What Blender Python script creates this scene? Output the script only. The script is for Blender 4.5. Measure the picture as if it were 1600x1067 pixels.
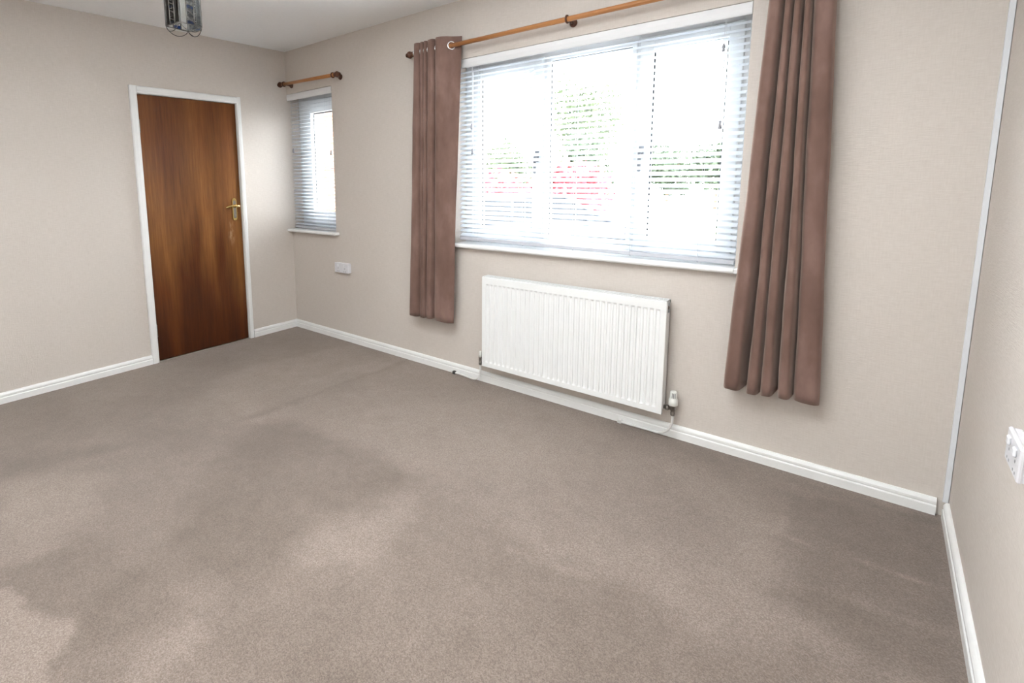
import bpy, math, random
import numpy as np
from mathutils import Vector, Matrix

random.seed(7)
rng = np.random.default_rng(7)
S = bpy.context.scene
COL = S.collection
for o in list(bpy.data.objects):
    bpy.data.objects.remove(o)

# ------------------------------------------------------------------ camera
cam_d = bpy.data.cameras.new('camera')
cam = bpy.data.objects.new('camera', cam_d)
COL.objects.link(cam)
cam_d.sensor_fit = 'HORIZONTAL'
cam_d.sensor_width = 36.0
cam_d.lens = 811.0131 / 1600 * 36
cam_d.shift_x = (800 - 650.6065) / 1600
cam_d.shift_y = -(533.5 - 391.5089) / 1600
cam_d.clip_start = 0.05
cam_d.clip_end = 300
_rt = Vector((0.74756937, 0.66402412, -0.01456033))
_up = Vector((-0.08038382, 0.11221495, 0.99042731))
_bk = Vector((0.65930151, -0.7392427, 0.13726525))
cam.matrix_world = Matrix(((_rt.x, _up.x, _bk.x, 4.0179), (_rt.y, _up.y, _bk.y, -2.7998),
                           (_rt.z, _up.z, _bk.z, 1.3593), (0, 0, 0, 1)))
S.camera = cam

# ------------------------------------------------------------------ world, light, exposure
W = bpy.data.worlds.new('overcast_sky')
S.world = W
W.use_nodes = True
bg = W.node_tree.nodes['Background']
bg.inputs['Color'].default_value = (0.93, 0.965, 1.0, 1)
SKY = 21.0
bg.inputs['Strength'].default_value = SKY
S.view_settings.view_transform = 'Standard'
S.view_settings.look = 'None'
S.view_settings.gamma = 1.0
S.view_settings.use_curve_mapping = False
S.view_settings.exposure = 0.28


def area(name, loc, rot, sx, sy, power, color=(1, 1, 1), portal=False):
    d = bpy.data.lights.new(name, 'AREA')
    d.shape = 'RECTANGLE'
    d.size, d.size_y = sx, sy
    d.energy = power
    d.color = color
    d.cycles.is_portal = portal
    o = bpy.data.objects.new(name, d)
    o.location = loc
    o.rotation_euler = rot
    COL.objects.link(o)
    return o


# daylight arriving through two windows and an added rear one (portals only guide the sky light)
area('sky_portal_rear', (3.65, -4.05, 1.81), (math.radians(90), 0, 0), 0.7, 0.62, 1, portal=True)
area('sky_portal_window', (2.70, 0.30, 1.5), (math.radians(-90), 0, 0), 1.66, 1.2, 1, portal=True)
area('sky_portal_small', (0.31, 0.30, 1.5), (math.radians(-90), 0, 0), 0.62, 1.2, 1, portal=True)
# photographer's flash bounced off the ceiling above the camera
fl = bpy.data.lights.new('bounce_flash', 'SPOT')
fl.energy = 1180
fl.spot_size = math.radians(86)
fl.spot_blend = 0.9
fl.shadow_soft_size = 0.06
fl.color = (0.93, 0.975, 1.0)
flo = bpy.data.objects.new('bounce_flash', fl)
flo.location = (3.20, -2.60, 0.75)
flo.rotation_euler = (Vector((-0.22, 0.24, 1.0))).to_track_quat('-Z', 'Y').to_euler()
COL.objects.link(flo)

# ------------------------------------------------------------------ room numbers (metres)
RW, RD, RH = 4.318, 3.83, 2.478      # x 0..RW, y -RD..0 (window wall at y = 0), z 0..RH
WL, WR, WT, WB = 1.878, 3.533, 2.1157, 0.897
SR = 0.622                           # right edge of the small window (left edge = side wall)
DL, DR, DT = -1.265, -0.500, 1.990   # door opening
BH, BT = 0.0687, 0.018               # baseboard


# ------------------------------------------------------------------ node helpers
def new_mat(name):
    m = bpy.data.materials.new(name)
    m.use_nodes = True
    nt = m.node_tree
    return m, nt, nt.nodes['Principled BSDF']


def link(nt, a, b):
    nt.links.new(a, b)


def rgba(c):
    return (c[0], c[1], c[2], 1)


def coords(nt, scale=(1, 1, 1), kind='Object', rot=(0, 0, 0)):
    t = nt.nodes.new('ShaderNodeTexCoord')
    mp = nt.nodes.new('ShaderNodeMapping')
    mp.inputs['Scale'].default_value = scale
    mp.inputs['Rotation'].default_value = rot
    link(nt, t.outputs[kind], mp.inputs['Vector'])
    return mp.outputs['Vector']


def noise(nt, vec, scale, detail=3, rough=0.55):
    n = nt.nodes.new('ShaderNodeTexNoise')
    n.inputs['Scale'].default_value = scale
    n.inputs['Detail'].default_value = detail
    n.inputs['Roughness'].default_value = rough
    link(nt, vec, n.inputs['Vector'])
    return n.outputs['Fac']


def ramp(nt, fac, stops):
    r = nt.nodes.new('ShaderNodeValToRGB')
    el = r.color_ramp.elements
    while len(el) < len(stops):
        el.new(0.5)
    for e, (p, c) in zip(el, stops):
        e.position = p
        e.color = rgba(c)
    link(nt, fac, r.inputs['Fac'])
    return r.outputs['Color']


def bump(nt, h, strength, dist=0.002, prev=None):
    b = nt.nodes.new('ShaderNodeBump')
    b.inputs['Strength'].default_value = strength
    b.inputs['Distance'].default_value = dist
    link(nt, h, b.inputs['Height'])
    if prev is not None:
        link(nt, prev, b.inputs['Normal'])
    return b.outputs['Normal']


def math_n(nt, op, a, b=None, c=None, clamp=False):
    n = nt.nodes.new('ShaderNodeMath')
    n.operation = op
    n.use_clamp = clamp
    for i, v in enumerate((a, b, c)):
        if v is None:
            continue
        if isinstance(v, (int, float)):
            n.inputs[i].default_value = v
        else:
            link(nt, v, n.inputs[i])
    return n.outputs[0]


def mixc(nt, fac, a, b, mode='MIX'):
    n = nt.nodes.new('ShaderNodeMix')
    n.data_type = 'RGBA'
    n.blend_type = mode
    for sock, v in ((n.inputs[0], fac), (n.inputs[6], a), (n.inputs[7], b)):
        if isinstance(v, (int, float)):
            sock.default_value = v
        elif isinstance(v, tuple):
            sock.default_value = rgba(v)
        else:
            link(nt, v, sock)
    return n.outputs[2]


def plain(name, col, rough=0.5, metal=0.0, var=0.06, scale=25, bmp=0.0, spec=0.5):
    m, nt, p = new_mat(name)
    v = coords(nt)
    f = noise(nt, v, scale, 3)
    c0 = tuple(x * (1 - var) for x in col)
    c1 = tuple(min(1, x * (1 + var)) for x in col)
    link(nt, ramp(nt, f, [(0.3, c0), (0.7, c1)]), p.inputs['Base Color'])
    p.inputs['Roughness'].default_value = rough
    p.inputs['Metallic'].default_value = metal
    p.inputs['Specular IOR Level'].default_value = spec
    if bmp:
        link(nt, bump(nt, f, bmp, 0.001), p.inputs['Normal'])
    return m


def glass_mat(name, tint=(0.97, 0.985, 0.98), gloss=0.06):
    m = bpy.data.materials.new(name)
    m.use_nodes = True
    nt = m.node_tree
    nt.nodes.clear()
    out = nt.nodes.new('ShaderNodeOutputMaterial')
    tr = nt.nodes.new('ShaderNodeBsdfTransparent')
    tr.inputs['Color'].default_value = rgba(tint)
    gl = nt.nodes.new('ShaderNodeBsdfGlossy')
    gl.inputs['Roughness'].default_value = 0.03
    mx = nt.nodes.new('ShaderNodeMixShader')
    fr = nt.nodes.new('ShaderNodeFresnel')
    fr.inputs['IOR'].default_value = 1.35
    f = math_n(nt, 'MULTIPLY', fr.outputs[0], gloss * 12)
    link(nt, f, mx.inputs[0])
    link(nt, tr.outputs[0], mx.inputs[1])
    link(nt, gl.outputs[0], mx.inputs[2])
    link(nt, mx.outputs[0], out.inputs['Surface'])
    return m


# ------------------------------------------------------------------ materials
def wallpaper(name, horiz_axis):
    m, nt, p = new_mat(name)
    # embossed woven wallpaper: short horizontal strokes crossed by fine vertical threads
    sc_h = (26, 26, 240) if horiz_axis == 'x' else (26, 26, 240)
    sc_v = (210, 210, 22)
    h1 = noise(nt, coords(nt, sc_h), 1.0, 3, 0.6)
    h2 = noise(nt, coords(nt, sc_v), 1.0, 2, 0.5)
    big = noise(nt, coords(nt), 1.3, 3)
    h = math_n(nt, 'ADD', math_n(nt, 'MULTIPLY', h1, 0.7), math_n(nt, 'MULTIPLY', h2, 0.4))
    base = ramp(nt, h, [(0.35, (0.605, 0.546, 0.496)), (0.75, (0.676, 0.618, 0.570))])
    tint = ramp(nt, big, [(0.3, (0.975, 0.972, 0.968)), (0.7, (1, 1, 1))])
    link(nt, mixc(nt, 1.0, base, tint, 'MULTIPLY'), p.inputs['Base Color'])
    p.inputs['Roughness'].default_value = 0.62
    p.inputs['Specular IOR Level'].default_value = 0.3
    link(nt, bump(nt, h, 0.45, 0.0025), p.inputs['Normal'])
    return m


def carpet_mat():
    m, nt, p = new_mat('carpet_twist_pile')
    v = coords(nt)
    vo = nt.nodes.new('ShaderNodeTexVoronoi')
    vo.inputs['Scale'].default_value = 330
    link(nt, v, vo.inputs['Vector'])
    sp = nt.nodes.new('ShaderNodeSeparateColor')
    link(nt, vo.outputs['Color'], sp.inputs['Color'])
    f1 = sp.outputs[0]
    f2 = noise(nt, v, 130, 2, 0.6)
    f3 = noise(nt, v, 14, 4, 0.6)
    f = math_n(nt, 'ADD', math_n(nt, 'MULTIPLY', f1, 0.6), math_n(nt, 'MULTIPLY', f2, 0.4))
    base = ramp(nt, f, [(0.12, (0.108, 0.080, 0.063)), (0.5, (0.164, 0.128, 0.106)), (0.88, (0.238, 0.194, 0.166))])
    at = nt.nodes.new('ShaderNodeAttribute')
    at.attribute_name = 'pile'
    g = math_n(nt, 'ADD', at.outputs['Fac'], math_n(nt, 'MULTIPLY', math_n(nt, 'SUBTRACT', f3, 0.5), 0.75))
    g = math_n(nt, 'ADD', math_n(nt, 'MULTIPLY', g, 0.72), 0.5, clamp=True)
    nap = ramp(nt, g, [(0.0, (0.62, 0.605, 0.58)), (0.5, (0.93, 0.925, 0.92)), (1.0, (1.30, 1.31, 1.33))])
    link(nt, mixc(nt, 1.0, base, nap, 'MULTIPLY'), p.inputs['Base Color'])
    p.inputs['Roughness'].default_value = 0.95
    p.inputs['Specular IOR Level'].default_value = 0.1
    p.inputs['Sheen Weight'].default_value = 0.45
    p.inputs['Sheen Roughness'].default_value = 0.6
    p.inputs['Sheen Tint'].default_value = (0.9, 0.80, 0.74, 1)
    link(nt, bump(nt, f2, 0.15, 0.002), p.inputs['Normal'])
    return m


def wood_mat(name, dark, mid, light, axis_scale, rough=0.35, scuff=False):
    m, nt, p = new_mat(name)
    v = coords(nt, axis_scale)
    wv = nt.nodes.new('ShaderNodeTexWave')
    wv.wave_type = 'BANDS'
    wv.bands_direction = 'DIAGONAL'
    wv.inputs['Scale'].default_value = 0.22
    wv.inputs['Distortion'].default_value = 5.0
    wv.inputs['Detail'].default_value = 3
    wv.inputs['Detail Scale'].default_value = 0.8
    link(nt, v, wv.inputs['Vector'])
    fine = noise(nt, v, 7.0, 4, 0.7)
    f = math_n(nt, 'ADD', math_n(nt, 'ADD', math_n(nt, 'MULTIPLY', wv.outputs['Fac'], 0.14), 0.12), math_n(nt, 'MULTIPLY', fine, 0.56))
    c = ramp(nt, f, [(0.2, dark), (0.5, mid), (0.85, light)])
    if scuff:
        # height ramp on the door colour: honey brown above, redder and darker at the foot
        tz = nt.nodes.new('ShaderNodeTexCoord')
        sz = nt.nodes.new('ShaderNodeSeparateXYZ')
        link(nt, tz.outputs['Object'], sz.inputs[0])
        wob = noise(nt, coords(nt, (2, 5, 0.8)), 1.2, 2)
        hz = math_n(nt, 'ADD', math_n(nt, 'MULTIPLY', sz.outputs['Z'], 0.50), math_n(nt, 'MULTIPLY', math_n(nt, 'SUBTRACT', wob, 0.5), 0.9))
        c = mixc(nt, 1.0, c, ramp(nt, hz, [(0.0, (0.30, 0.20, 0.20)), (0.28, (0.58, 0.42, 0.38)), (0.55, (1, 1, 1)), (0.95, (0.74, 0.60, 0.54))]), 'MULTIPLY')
        # pale rubbed marks below the handle
        t = nt.nodes.new('ShaderNodeTexCoord')
        mp = nt.nodes.new('ShaderNodeMapping')
        mp.inputs['Location'].default_value = (0, 0.600 / 0.035, -0.93 / 0.12)
        mp.inputs['Scale'].default_value = (0, 1 / 0.035, 1 / 0.12)
        link(nt, t.outputs['Object'], mp.inputs['Vector'])
        ln = nt.nodes.new('ShaderNodeVectorMath')
        ln.operation = 'LENGTH'
        link(nt, mp.outputs['Vector'], ln.inputs[0])
        fall = math_n(nt, 'SUBTRACT', 1.0, ln.outputs['Value'], clamp=True)
        sn = noise(nt, coords(nt, (30, 60, 14)), 1.0, 3, 0.6)
        sn = math_n(nt, 'MULTIPLY', math_n(nt, 'SUBTRACT', sn, 0.42, clamp=True), 3.2, clamp=True)
        c = mixc(nt, math_n(nt, 'MULTIPLY', fall, sn), c, (0.52, 0.36, 0.22))
    link(nt, c, p.inputs['Base Color'])
    p.inputs['Roughness'].default_value = rough
    p.inputs['Specular IOR Level'].default_value = 0.35
    link(nt, bump(nt, fine, 0.08, 0.001), p.inputs['Normal'])
    return m


def suede_mat():
    m, nt, p = new_mat('brown_suede')
    big = noise(nt, coords(nt, (5, 5, 2.2)), 1.6, 4, 0.6)
    fine = noise(nt, coords(nt), 420, 2)
    c = ramp(nt, big, [(0.3, (0.142, 0.084, 0.067)), (0.5, (0.182, 0.109, 0.088)), (0.72, (0.245, 0.154, 0.129))])
    link(nt, c, p.inputs['Base Color'])
    p.inputs['Roughness'].default_value = 0.9
    p.inputs['Specular IOR Level'].default_value = 0.15
    p.inputs['Sheen Weight'].default_value = 0.55
    p.inputs['Sheen Roughness'].default_value = 0.45
    p.inputs['Sheen Tint'].default_value = (0.85, 0.68, 0.60, 1)
    link(nt, bump(nt, fine, 0.25, 0.001), p.inputs['Normal'])
    return m


def slat_mat():
    m = bpy.data.materials.new('white_blind_slat')
    m.use_nodes = True
    nt = m.node_tree
    p = nt.nodes['Principled BSDF']
    out = nt.nodes['Material Output']
    f = noise(nt, coords(nt), 8, 2)
    link(nt, ramp(nt, f, [(0.3, (0.89, 0.905, 0.92)), (0.7, (0.91, 0.925, 0.94))]), p.inputs['Base Color'])
    p.inputs['Roughness'].default_value = 0.4
    tl = nt.nodes.new('ShaderNodeBsdfTranslucent')
    tl.inputs['Color'].default_value = (0.86, 0.91, 0.97, 1)
    mx = nt.nodes.new('ShaderNodeMixShader')
    mx.inputs[0].default_value = 0.45
    link(nt, p.outputs[0], mx.inputs[1])
    link(nt, tl.outputs[0], mx.inputs[2])
    link(nt, mx.outputs[0], out.inputs['Surface'])
    return m


M = {}
M['wall'] = wallpaper('cream_wallpaper', 'x')
M['ceiling'] = plain('white_ceiling_paint', (0.94, 0.94, 0.935), 0.85, 0, 0.015, 60, 0.15, 0.2)
M['carpet'] = carpet_mat()
M['gloss'] = plain('white_gloss_paint', (0.86, 0.86, 0.85), 0.28, 0, 0.02, 12, 0.04)
M['upvc'] = plain('white_window_plastic', (0.82, 0.84, 0.86), 0.3, 0, 0.015, 8)
M['gasket'] = plain('dark_gasket_rubber', (0.05, 0.055, 0.06), 0.6)
M['grey_pl'] = plain('grey_handle_plastic', (0.22, 0.22, 0.23), 0.45)
M['tassel'] = plain('grey_cord_weight', (0.33, 0.33, 0.36), 0.4)
M['pane'] = glass_mat('window_glass')
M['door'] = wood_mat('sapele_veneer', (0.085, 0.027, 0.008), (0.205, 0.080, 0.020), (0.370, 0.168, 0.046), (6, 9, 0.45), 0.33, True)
M['pole'] = wood_mat('stained_pine', (0.30, 0.115, 0.035), (0.46, 0.20, 0.070), (0.58, 0.28, 0.11), (3, 40, 40), 0.3)
M['finial'] = wood_mat('dark_stained_wood', (0.05, 0.018, 0.010), (0.10, 0.036, 0.018), (0.17, 0.065, 0.03), (25, 25, 25), 0.35)
M['suede'] = suede_mat()
M['chrome'] = plain('chrome', (0.78, 0.78, 0.79), 0.12, 1.0, 0.02)
M['dull'] = plain('dull_plated_brass', (0.30, 0.28, 0.26), 0.3, 1.0, 0.1, 60)
M['brass'] = plain('polished_brass', (0.72, 0.55, 0.22), 0.2, 1.0, 0.06, 40)
M['slat'] = slat_mat()
M['valance'] = plain('white_blind_valance', (0.78, 0.78, 0.79), 0.4, 0, 0.015, 10)
M['rail'] = plain('grey_white_rail', (0.50, 0.50, 0.54), 0.4, 0, 0.02, 10)
M['cord'] = plain('white_cord', (0.72, 0.73, 0.76), 0.7, 0, 0.05, 200)
M['rad'] = plain('white_enamel', (0.87, 0.88, 0.875), 0.27, 0, 0.012, 9)
M['radgrill'] = plain('white_enamel_grille', (0.72, 0.73, 0.73), 0.35, 0, 0.02, 9)
M['trv'] = plain('white_valve_plastic', (0.78, 0.78, 0.74), 0.35, 0, 0.02, 30)
M['slot'] = plain('dark_slot', (0.06, 0.065, 0.065), 0.6)
M['pipe'] = plain('white_painted_pipe', (0.74, 0.73, 0.71), 0.35, 0, 0.04, 40)
M['clip'] = plain('black_pipe_clip', (0.03, 0.03, 0.03), 0.5)
M['socket'] = plain('white_socket_plastic', (0.72, 0.71, 0.74), 0.3, 0, 0.02, 30)
M['rocker'] = plain('white_rocker_plastic', (0.80, 0.80, 0.82), 0.3, 0, 0.02, 30)
M['trunk'] = plain('white_trunking', (0.74, 0.76, 0.79), 0.3, 0, 0.015, 20)
M['came'] = plain('dark_lead_came', (0.055, 0.05, 0.045), 0.4, 0.7, 0.15, 90)
M['clear'] = glass_mat('clear_lantern_glass', (0.93, 0.94, 0.93), 0.10)
M['blue'] = glass_mat('blue_stained_glass', (0.14, 0.27, 0.58), 0.10)
M['smoke'] = glass_mat('smoky_stained_glass', (0.62, 0.63, 0.64), 0.10)
M['bulb'] = plain('frosted_bulb_glass', (0.85, 0.85, 0.82), 0.25)
M['brick'] = plain('orange_brick', (0.55, 0.25, 0.13), 0.85, 0, 0.28, 4, 0.5)
M['brick2'] = plain('red_brick', (0.48, 0.19, 0.11), 0.85, 0, 0.28, 4, 0.5)
M['mortar'] = plain('pale_mortar', (0.62, 0.56, 0.48), 0.95, 0, 0.1, 30, 0.4)
M['drive'] = plain('pale_concrete', (0.52, 0.51, 0.49), 0.9, 0, 0.12, 3, 0.3)
M['grass'] = plain('lawn_grass', (0.24, 0.32, 0.10), 0.9, 0, 0.3, 9, 0.6)
M['leaf'] = plain('green_leaves', (0.030, 0.046, 0.022), 0.6, 0, 0.45, 3)
M['leaf2'] = plain('yellow_green_leaves', (0.052, 0.070, 0.032), 0.6, 0, 0.45, 3)
M['redleaf'] = plain('red_leaves', (0.21, 0.032, 0.045), 0.55, 0, 0.45, 4)
M['bark'] = plain('brown_bark', (0.12, 0.085, 0.06), 0.9, 0, 0.3, 14, 0.7)
M['carpaint'] = plain('blue_grey_car_paint', (0.020, 0.024, 0.036), 0.5, 0.0, 0.03, 4)
M['carglass'] = plain('dark_car_glass', (0.012, 0.014, 0.018), 0.3, 0, 0.05, 5, spec=0.2)
M['tyre'] = plain('black_tyre_rubber', (0.022, 0.022, 0.023), 0.8)
M['alloy'] = plain('silver_wheel_metal', (0.55, 0.55, 0.57), 0.3, 0.9)
M['lamp'] = plain('clear_car_lamp', (0.75, 0.74, 0.72), 0.15)

# ------------------------------------------------------------------ mesh helpers
ORG = {}


class MB:
    def __init__(self):
        self.v, self.f, self.sm = [], [], []

    def add(self, vs, fs, smooth=False):
        n = len(self.v)
        self.v += [tuple(p) for p in vs]
        self.f += [tuple(i + n for i in q) for q in fs]
        self.sm += [smooth] * len(fs)
        return self

    def box(self, x0, x1, y0, y1, z0, z1, b=0.0):
        """box with optional chamfer b on every edge"""
        if b <= 0:
            vs = [(x, y, z) for z in (z0, z1) for y in (y0, y1) for x in (x0, x1)]
            fs = [(0, 2, 3, 1), (4, 5, 7, 6), (0, 1, 5, 4), (2, 6, 7, 3), (0, 4, 6, 2), (1, 3, 7, 5)]
            return self.add(vs, fs)
        b = min(b, (x1 - x0) * .45, (y1 - y0) * .45, (z1 - z0) * .45)
        lo, hi = (x0, y0, z0), (x1, y1, z1)
        idx, vs = {}, []
        for sx in (0, 1):
            for sy in (0, 1):
                for sz in (0, 1):
                    s = (sx, sy, sz)
                    for ax in range(3):
                        p = []
                        for a in range(3):
                            e = hi[a] if s[a] else lo[a]
                            if a != ax:
                                e += -b if s[a] else b
                            p.append(e)
                        idx[(s, ax)] = len(vs)
                        vs.append(tuple(p))
        fs = []
        for ax in range(3):
            o = [a for a in range(3) if a != ax]
            for d in (0, 1):
                q = []
                for (i, j) in ((0, 0), (1, 0), (1, 1), (0, 1)):
                    s = [0, 0, 0]
                    s[ax] = d
                    s[o[0]], s[o[1]] = i, j
                    q.append(idx[(tuple(s), ax)])
                fs.append(tuple(q))
            for (i, j) in ((0, 0), (1, 0), (1, 1), (0, 1)):
                s0, s1 = [0, 0, 0], [0, 0, 0]
                s0[o[0]] = s1[o[0]] = i
                s0[o[1]] = s1[o[1]] = j
                s1[ax] = 1
                s0, s1 = tuple(s0), tuple(s1)
                fs.append((idx[(s0, o[0])], idx[(s1, o[0])], idx[(s1, o[1])], idx[(s0, o[1])]))
        for sx in (0, 1):
            for sy in (0, 1):
                for sz in (0, 1):
                    fs.append(tuple(idx[((sx, sy, sz), a)] for a in range(3)))
        return self.add(vs, fs)

    def tube(self, pts, r, n=10, caps=True):
        pts = [Vector(p) for p in pts]
        rs = r if isinstance(r, (list, tuple)) else [r] * len(pts)
        vs, fs = [], []
        prev = None
        for i, p in enumerate(pts):
            t = (pts[min(i + 1, len(pts) - 1)] - pts[max(i - 1, 0)]).normalized()
            if prev is None:
                a = Vector((0, 0, 1)) if abs(t.z) < 0.9 else Vector((1, 0, 0))
                u = t.cross(a).normalized()
            else:
                u = (prev - t * prev.dot(t)).normalized()
            prev = u
            w = t.cross(u)
            for k in range(n):
                a = 2 * math.pi * k / n
                vs.append(p + (u * math.cos(a) + w * math.sin(a)) * rs[i])
        for i in range(len(pts) - 1):
            for k in range(n):
                a, b = i * n + k, i * n + (k + 1) % n
                fs.append((a, b, b + n, a + n))
        self.add(vs, fs, True)
        if caps:
            m = len(self.v) - len(vs)
            self.f += [tuple(m + k for k in range(n - 1, -1, -1)), tuple(m + len(vs) - n + k for k in range(n))]
            self.sm += [False, False]
        return self

    def lathe(self, c, axis, prof, n=20):
        """prof: list of (distance along axis, radius)"""
        c, ax = Vector(c), Vector(axis).normalized()
        return self.tube_rings(c, ax, prof, n)

    def tube_rings(self, c, ax, prof, n):
        a = Vector((0, 0, 1)) if abs(ax.z) < 0.9 else Vector((1, 0, 0))
        u = ax.cross(a).normalized()
        w = ax.cross(u)
        vs, fs = [], []
        for d, r in prof:
            for k in range(n):
                t = 2 * math.pi * k / n
                vs.append(c + ax * d + (u * math.cos(t) + w * math.sin(t)) * max(r, 1e-4))
        for i in range(len(prof) - 1):
            for k in range(n):
                p, q = i * n + k, i * n + (k + 1) % n
                fs.append((p, q, q + n, p + n))
        self.add(vs, fs, True)
        m = len(self.v) - len(vs)
        self.f += [tuple(m + k for k in range(n - 1, -1, -1)), tuple(m + len(vs) - n + k for k in range(n))]
        self.sm += [False, False]
        return self

    def torus(self, c, axis, R, r, n=24, k=8):
        c, ax = Vector(c), Vector(axis).normalized()
        a = Vector((0, 0, 1)) if abs(ax.z) < 0.9 else Vector((1, 0, 0))
        u = ax.cross(a).normalized()
        w = ax.cross(u)
        vs, fs = [], []
        for i in range(n):
            t = 2 * math.pi * i / n
            d = u * math.cos(t) + w * math.sin(t)
            for j in range(k):
                s = 2 * math.pi * j / k
                vs.append(c + d * (R + r * math.cos(s)) + ax * r * math.sin(s))
        for i in range(n):
            for j in range(k):
                fs.append((i * k + j, ((i + 1) % n) * k + j, ((i + 1) % n) * k + (j + 1) % k, i * k + (j + 1) % k))
        return self.add(vs, fs, True)

    def extrude(self, prof, fn, t0, t1):
        """prof: closed 2-D outline; fn(a, b, t) -> point"""
        n = len(prof)
        vs = [fn(a, b, t0) for a, b in prof] + [fn(a, b, t1) for a, b in prof]
        fs = [(i, (i + 1) % n, (i + 1) % n + n, i + n) for i in range(n)]
        fs += [tuple(range(n - 1, -1, -1)), tuple(range(n, 2 * n))]
        return self.add(vs, fs)

    def build(self, name, mat, parent=None, origin=None, recalc=True):
        me = bpy.data.meshes.new(name)
        off = Vector(origin) if origin is not None else (ORG[parent.name] if parent is not None else Vector((0, 0, 0)))
        me.from_pydata([tuple(Vector(p) - off) for p in self.v], [], self.f)
        me.polygons.foreach_set('use_smooth', self.sm)
        if recalc:
            import bmesh
            bm = bmesh.new()
            bm.from_mesh(me)
            bmesh.ops.recalc_face_normals(bm, faces=bm.faces)
            bm.to_mesh(me)
            bm.free()
        me.materials.append(mat)
        me.update()
        o = bpy.data.objects.new(name, me)
        COL.objects.link(o)
        if parent is not None:
            o.parent = parent
            if origin is not None:
                o.location = Vector(origin) - ORG[parent.name]
        else:
            o.location = off
        ORG[o.name] = off
        return o


def tag(o, label=None, cat=None, group=None, kind=None):
    for k, v in (('label', label), ('category', cat), ('group', group), ('kind', kind)):
        if v:
            o[k] = v
    return o


def thing(name, loc, label=None, cat=None, group=None, kind=None):
    o = bpy.data.objects.new(name, None)
    o.empty_display_size = 0.1
    o.location = loc
    COL.objects.link(o)
    ORG[o.name] = Vector(loc)
    return tag(o, label, cat, group, kind)


def share(o, parent, world):
    """another part using the mesh of o, its origin at a world point"""
    c = o.copy()
    COL.objects.link(c)
    c.parent = parent
    c.location = Vector(world) - ORG[parent.name]
    ORG[c.name] = Vector(world)
    return c


def catmull(pts, n):
    P = [np.array(p, float) for p in pts]
    P = [2 * P[0] - P[1]] + P + [2 * P[-1] - P[-2]]
    out = []
    for i in range(1, len(P) - 2):
        for k in range(n):
            t = k / n
            a, b, c, d = P[i - 1], P[i], P[i + 1], P[i + 2]
            out.append(0.5 * (2 * b + (c - a) * t + (2 * a - 5 * b + 4 * c - d) * t * t + (3 * b - a - 3 * c + d) * t ** 3))
    out.append(P[-2])
    return out


# ================================================================== THE ROOM
# ---- carpeted floor: a fine grid whose 'pile' attribute holds the brushed nap of the carpet
PATCH = [
    ([(0.79, -1.3), (0.61, -1.09), (0.81, -0.04), (1.45, -0.14), (1.44, -1.35)], 0.40, 0.06),
    ([(1.43, -1.36), (1.58, -1.18), (2.54, -1.13), (3.05, -1.23), (3.44, -1.19), (3.61, -1.19), (3.77, -1.24), (4.02, -1.0),
      (3.85, -0.9), (3.8, -0.47), (3.27, -0.10), (2.72, -0.10), (1.7, -0.05), (1.52, -0.1)], 0.42, 0.09),
    ([(1.55, -1.51), (1.48, -1.37), (1.62, -1.19), (2.22, -1.13), (2.57, -1.14), (2.55, -1.46), (2.43, -1.61), (2.49, -1.82),
      (2.56, -2.01), (2.29, -2.16), (1.88, -1.9)], -0.48, 0.10),
    ([(2.53, -1.21), (2.65, -1.24), (2.78, -1.66), (2.57, -1.88), (2.49, -1.84), (2.46, -1.64)], 0.38, 0.06),
    ([(0.84, -2.38), (1.0, -2.07), (1.16, -1.94), (1.14, -2.17), (1.07, -2.42)], -0.55, 0.08),
    ([(1.1, -2.43), (1.4, -2.06), (1.69, -2.19), (1.78, -2.45), (1.71, -2.53)], 0.38, 0.08),
    ([(1.77, -2.54), (1.82, -2.29), (2.27, -2.18), (2.47, -2.26), (2.34, -2.47), (2.22, -2.44), (2.05, -2.54), (1.91, -2.57)], -0.35, 0.05),
    ([(1.93, -2.57), (2.05, -2.54), (2.2, -2.45), (2.28, -2.46), (2.45, -2.52), (2.68, -2.59), (2.9, -3.2), (1.9, -3.2)], 0.85, 0.02),
    ([(2.51, -2.29), (2.51, -2.2), (2.62, -2.18), (2.65, -2.26), (2.63, -2.33), (2.58, -2.4)], 0.40, 0.03),
    ([(3.83, -0.2), (4.3, -0.04), (4.31, -0.51), (4.29, -0.92), (4.1, -1.01), (3.85, -0.9), (3.86, -0.54)], -0.50, 0.06),
]
SEAM = [((3.86, -0.54), (4.27, -0.51), 0.9, 0.009), ((3.83, -0.27), (3.83, -0.54), 0.55, 0.014),
        ((1.44, -0.06), (1.38, -1.35), -0.45, 0.03), ((1.28, -0.12), (1.2, -0.83), 0.30, 0.03),
        ((3.85, -0.085), (4.28, -0.085), -0.45, 0.02), ((3.9, -0.80), (4.27, -0.72), 0.35, 0.02),
        ((3.10, -1.30), (3.36, -1.22), 0.5, 0.02)]
NX, NY = 240, 213
gx = np.linspace(0, RW, NX)
gy = np.linspace(-RD, 0, NY)
GX, GY = np.meshgrid(gx, gy)


def smooth_noise(sc, seed):
    r = np.random.default_rng(seed)
    nx, ny = int(RW / sc) + 3, int(RD / sc) + 3
    g = r.standard_normal((ny, nx))
    fx, fy = GX / sc, (GY + RD) / sc
    ix, iy = fx.astype(int), fy.astype(int)
    tx, ty = fx - ix, fy - iy
    tx, ty = tx * tx * (3 - 2 * tx), ty * ty * (3 - 2 * ty)
    return (g[iy, ix] * (1 - tx) + g[iy, ix + 1] * tx) * (1 - ty) + (g[iy + 1, ix] * (1 - tx) + g[iy + 1, ix + 1] * tx) * ty


QX = GX + 0.022 * smooth_noise(0.16, 1) + 0.010 * smooth_noise(0.05, 2)
QY = GY + 0.022 * smooth_noise(0.16, 3) + 0.010 * smooth_noise(0.05, 4)


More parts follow.
